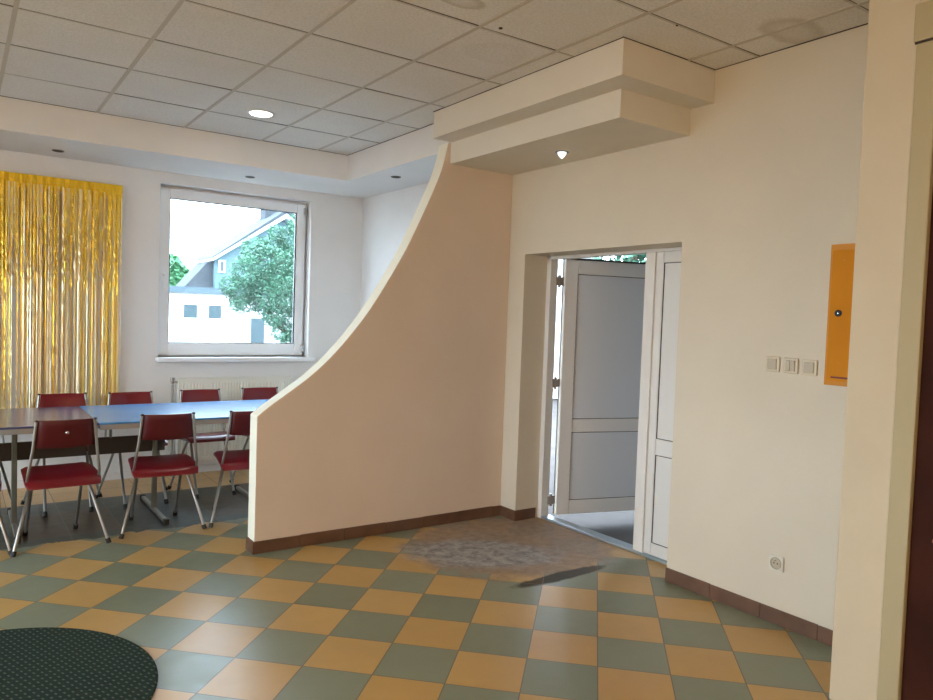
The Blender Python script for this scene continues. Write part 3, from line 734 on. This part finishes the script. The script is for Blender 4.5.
# ------------------------------------------------------------------ outdoors
gd = struct(MB().box((-40, 6.95, -0.30), (90, 90, -0.08)).box((-60, -30, -0.30), (-4.2, 6.95, -0.05)).box((3.64, -30, -0.30), (90, 6.95, -0.08)).build('floor_outside', MGRD))
# roof and walls added out of view to shade the open door leaf
struct(MB().box((3.64, 1.2, 2.30), (6.8, 5.2, 2.45)).build('ceiling_shade_slab', MSHD))
struct(MB().box((3.64, 2.0, -0.08), (6.0, 2.2, 2.30)).box((5.8, 2.2, -0.08), (6.0, 3.9, 2.30)).build('wall_shade_screen', MSHD))
def sc(a, z, b): k = b / 20.0; return (a * k, 1.4567 + (z - 1.4567) * k)   # from the 20 m plane out to distance b
hs = thing('house', 'white neighbour house with grey gabled roof seen through the window', 'house', (9, 32, -0.05))
def loc(mb): 
    for v in mb.v: v -= Vector((9, 32, -0.05))
    return mb
B = 30
x0, zt = sc(4.2, 1.86, B); x1, _ = sc(10.5, 1.9, B)
loc(MB().box((x0 - 2, B, -0.05), (x1, B + 3, zt))).build('wall', MHW, hs)
loc(MB().box((x0 - 2.2, B - 0.25, zt), (x1, B + 3.2, zt + 0.24))).build('eave', MEAV, hs)
for (xa, xb) in ((4.89, 5.255), (5.53, 5.885)):
    p = sc(xa, 1.57, B); q = sc(xb, 1.19, B)
    f = loc(MB().box((p[0] - 0.05, B - 0.05, q[1] - 0.06), (q[0] + 0.05, B + 0.02, p[1] + 0.05))).build('window', MPVC, hs)
    loc(MB().box((p[0] + 0.02, B - 0.07, q[1] + 0.03), (q[0] - 0.02, B - 0.045, p[1] - 0.02))).build('pane', MHGL, f)
p = sc(6.70, 1.25, B); q = sc(7.3, 0.6, B)
dr_ = loc(MB().box((p[0], B - 0.08, -0.05), (q[0] - 0.35, B + 0.02, p[1]))).build('garage_door', MHGL, hs)
B2 = 33.4
def P2(a, z): return sc(a, z, B2)
lo_ = [P2(4.78, 1.95), P2(5.38, 2.66), P2(5.75, 3.02), P2(5.95, 1.95)]
loc(MB().prism(lo_, 1, B2 - 0.6, B2 + 1.2)).build('roof', MROOF, hs)
g0 = [P2(5.55, 1.9), P2(5.55, 2.78), P2(7.28, 3.98), P2(9.3, 2.6), P2(9.3, 1.9)]
loc(MB().prism(g0, 1, B2 - 0.9, B2 + 1.2)).build('gable_wall', MHG, hs)
a, b_, c_ = P2(5.42, 2.80), P2(7.35, 4.12), P2(9.6, 2.65)
loc(MB().prism([a, b_, c_, (c_[0], c_[1] - 0.16), (b_[0], b_[1] - 0.20), (a[0], a[1] - 0.16)], 1, B2 - 1.35, B2 + 1.3)).build('verge_board', MPVC, hs)
loc(MB().prism([(a[0] - 0.1, a[1] - 0.04), (b_[0], b_[1] + 0.18), (c_[0] + 0.1, c_[1] - 0.04), (c_[0], c_[1] - 0.02), (b_[0], b_[1]), (a[0], a[1] - 0.02)], 1, B2 - 1.45, B2 + 1.4)).build('roof', MROOF, hs)
w0, w1 = P2(5.62, 2.74), P2(5.80, 2.42)
f = loc(MB().box((w0[0], B2 - 0.98, w1[1]), (w1[0], B2 - 0.88, w0[1]))).build('window', MPVC, hs)
loc(MB().box((w0[0] + 0.08, B2 - 1.0, w1[1] + 0.06), (w1[0] - 0.08, B2 - 0.97, w0[1] - 0.06))).build('pane', MHGL, f)
cx_, cz_ = P2(7.25, 4.3)
loc(MB().box((cx_ - 0.3, B2 + 0.2, cz_ - 0.8), (cx_ + 0.35, B2 + 0.9, cz_ + 0.5))).build('chimney', MROOF, hs)

def tree(name, label, base, blobs, n, leaf, m, trunk, gpar=None):
    t = thing(name, label, 'tree', base, 0, gpar)
    tb = MB()
    for pts, r in trunk: tb.tube(pts, r, 8)
    tb.build('trunk', MBARK, t, smooth=True)
    mb = MB(); rnd = random.Random(hash(label) % 1000 if False else len(label))
    tot = sum(b[3] ** 2 for b in blobs)
    for (x, y, z, r) in blobs:
        for _ in range(int(n * r * r / tot)):
            v = Vector((rnd.gauss(0, 1), rnd.gauss(0, 1), rnd.gauss(0, 1))).normalized() * r * rnd.uniform(0.45, 1.05) ** 0.6
            c = Vector((x, y, z)) + v; s = leaf * rnd.uniform(0.6, 1.4)
            R = Matrix.Rotation(rnd.uniform(0, 6.28), 3, 'Z') @ Matrix.Rotation(rnd.uniform(-1.2, 1.2), 3, 'X') @ Matrix.Rotation(rnd.uniform(0, 6.28), 3, 'Z')
            mb.add([c + R @ Vector(q) for q in ((-s, 0, 0), (0, -s * 0.55, 0.12 * s), (s, 0, 0), (0, s * 0.55, 0.12 * s))], [(0, 1, 2, 3)])
    mb.build('crown', m, t)
    return t
# broad tree right of the view through the window (about 13 m away)
k = 13 / 20
def Q(a, z): return (a * k, 1.4567 + (z - 1.4567) * k)
blobs = []
for (a, z, r) in ((6.6, 2.5, 0.42), (7.2, 2.7, 0.62), (7.9, 2.6, 0.6), (6.5, 1.95, 0.38), (7.1, 1.95, 0.5), (7.7, 1.9, 0.55), (6.1, 2.1, 0.25), (7.5, 3.3, 0.34), (8.1, 3.4, 0.5), (8.4, 2.4, 0.6), (7.7, 1.3, 0.35), (8.2, 1.2, 0.4), (8.8, 3.0, 0.7), (6.3, 1.62, 0.20), (7.6, 3.75, 0.2), (8.6, 1.7, 0.5), (7.3, 1.5, 0.4), (7.6, 0.9, 0.3), (8.0, 0.7, 0.4), (7.0, 3.2, 0.35), (6.75, 1.7, 0.35), (7.45, 2.3, 0.5), (8.3, 4.0, 0.4)):
    x, z2 = Q(a, z); blobs.append((x - 5.2, random.uniform(-0.3, 0.5), z2 + 0.05, r * 0.75))
tree('leafy_tree', 'broad leafy tree covering the right of the window view', (5.2, 13, -0.05), blobs, 48000, 0.024, MLEAF,
     [([(0.25, 0, 0), (0.2, 0, 0.7), (0.05, 0.1, 1.6), (0.0, 0.1, 2.2)], [0.14, 0.12, 0.09, 0.05]), ([(0.2, 0, 0.7), (-0.4, 0.1, 1.4), (-0.8, 0, 1.8)], [0.08, 0.05, 0.03]), ([(0.1, 0, 1.2), (0.7, 0.1, 1.9)], [0.07, 0.03])])
k = 40 / 20
blobs = []
for (a, z, r) in ((4.55, 2.55, 0.30), (4.82, 2.35, 0.24), (4.3, 2.2, 0.3), (4.6, 1.95, 0.3), (4.0, 2.4, 0.4), (4.95, 1.95, 0.16)):
    x, z2 = Q(a, z); blobs.append((x - 9.2, 0, z2 + 0.05, r * 2))
tree('distant_tree', 'small green tree behind the low white house wing, left of its roof', (9.2, 40, -0.08), blobs, 5000, 0.14, MLEAF2,
     [([(0, 0, 0), (0, 0, 2.2), (0.1, 0, 3.2)], [0.25, 0.18, 0.08])])
# tall hedge outside the entrance
blobs = [(random.uniform(-0.2, 4.5), random.uniform(-0.3, 0.5), 0.5 + random.random() * 3.2, 0.7) for _ in range(60)]
tree('tall_hedge_tree', 'green foliage glimpsed above the open door leaf', (10.5, 9.6, -0.05), blobs, 14000, 0.09, MLEAF, [([(0, 0, 0), (0, 0, 3)], [0.15, 0.08])])

gw = MB().box((6.2, 10.6, -0.05), (10.6, 10.85, 2.9)).build('garden_wall', MHW)
tag(gw, 'white wall glimpsed through the hinge gap of the open door', 'wall')
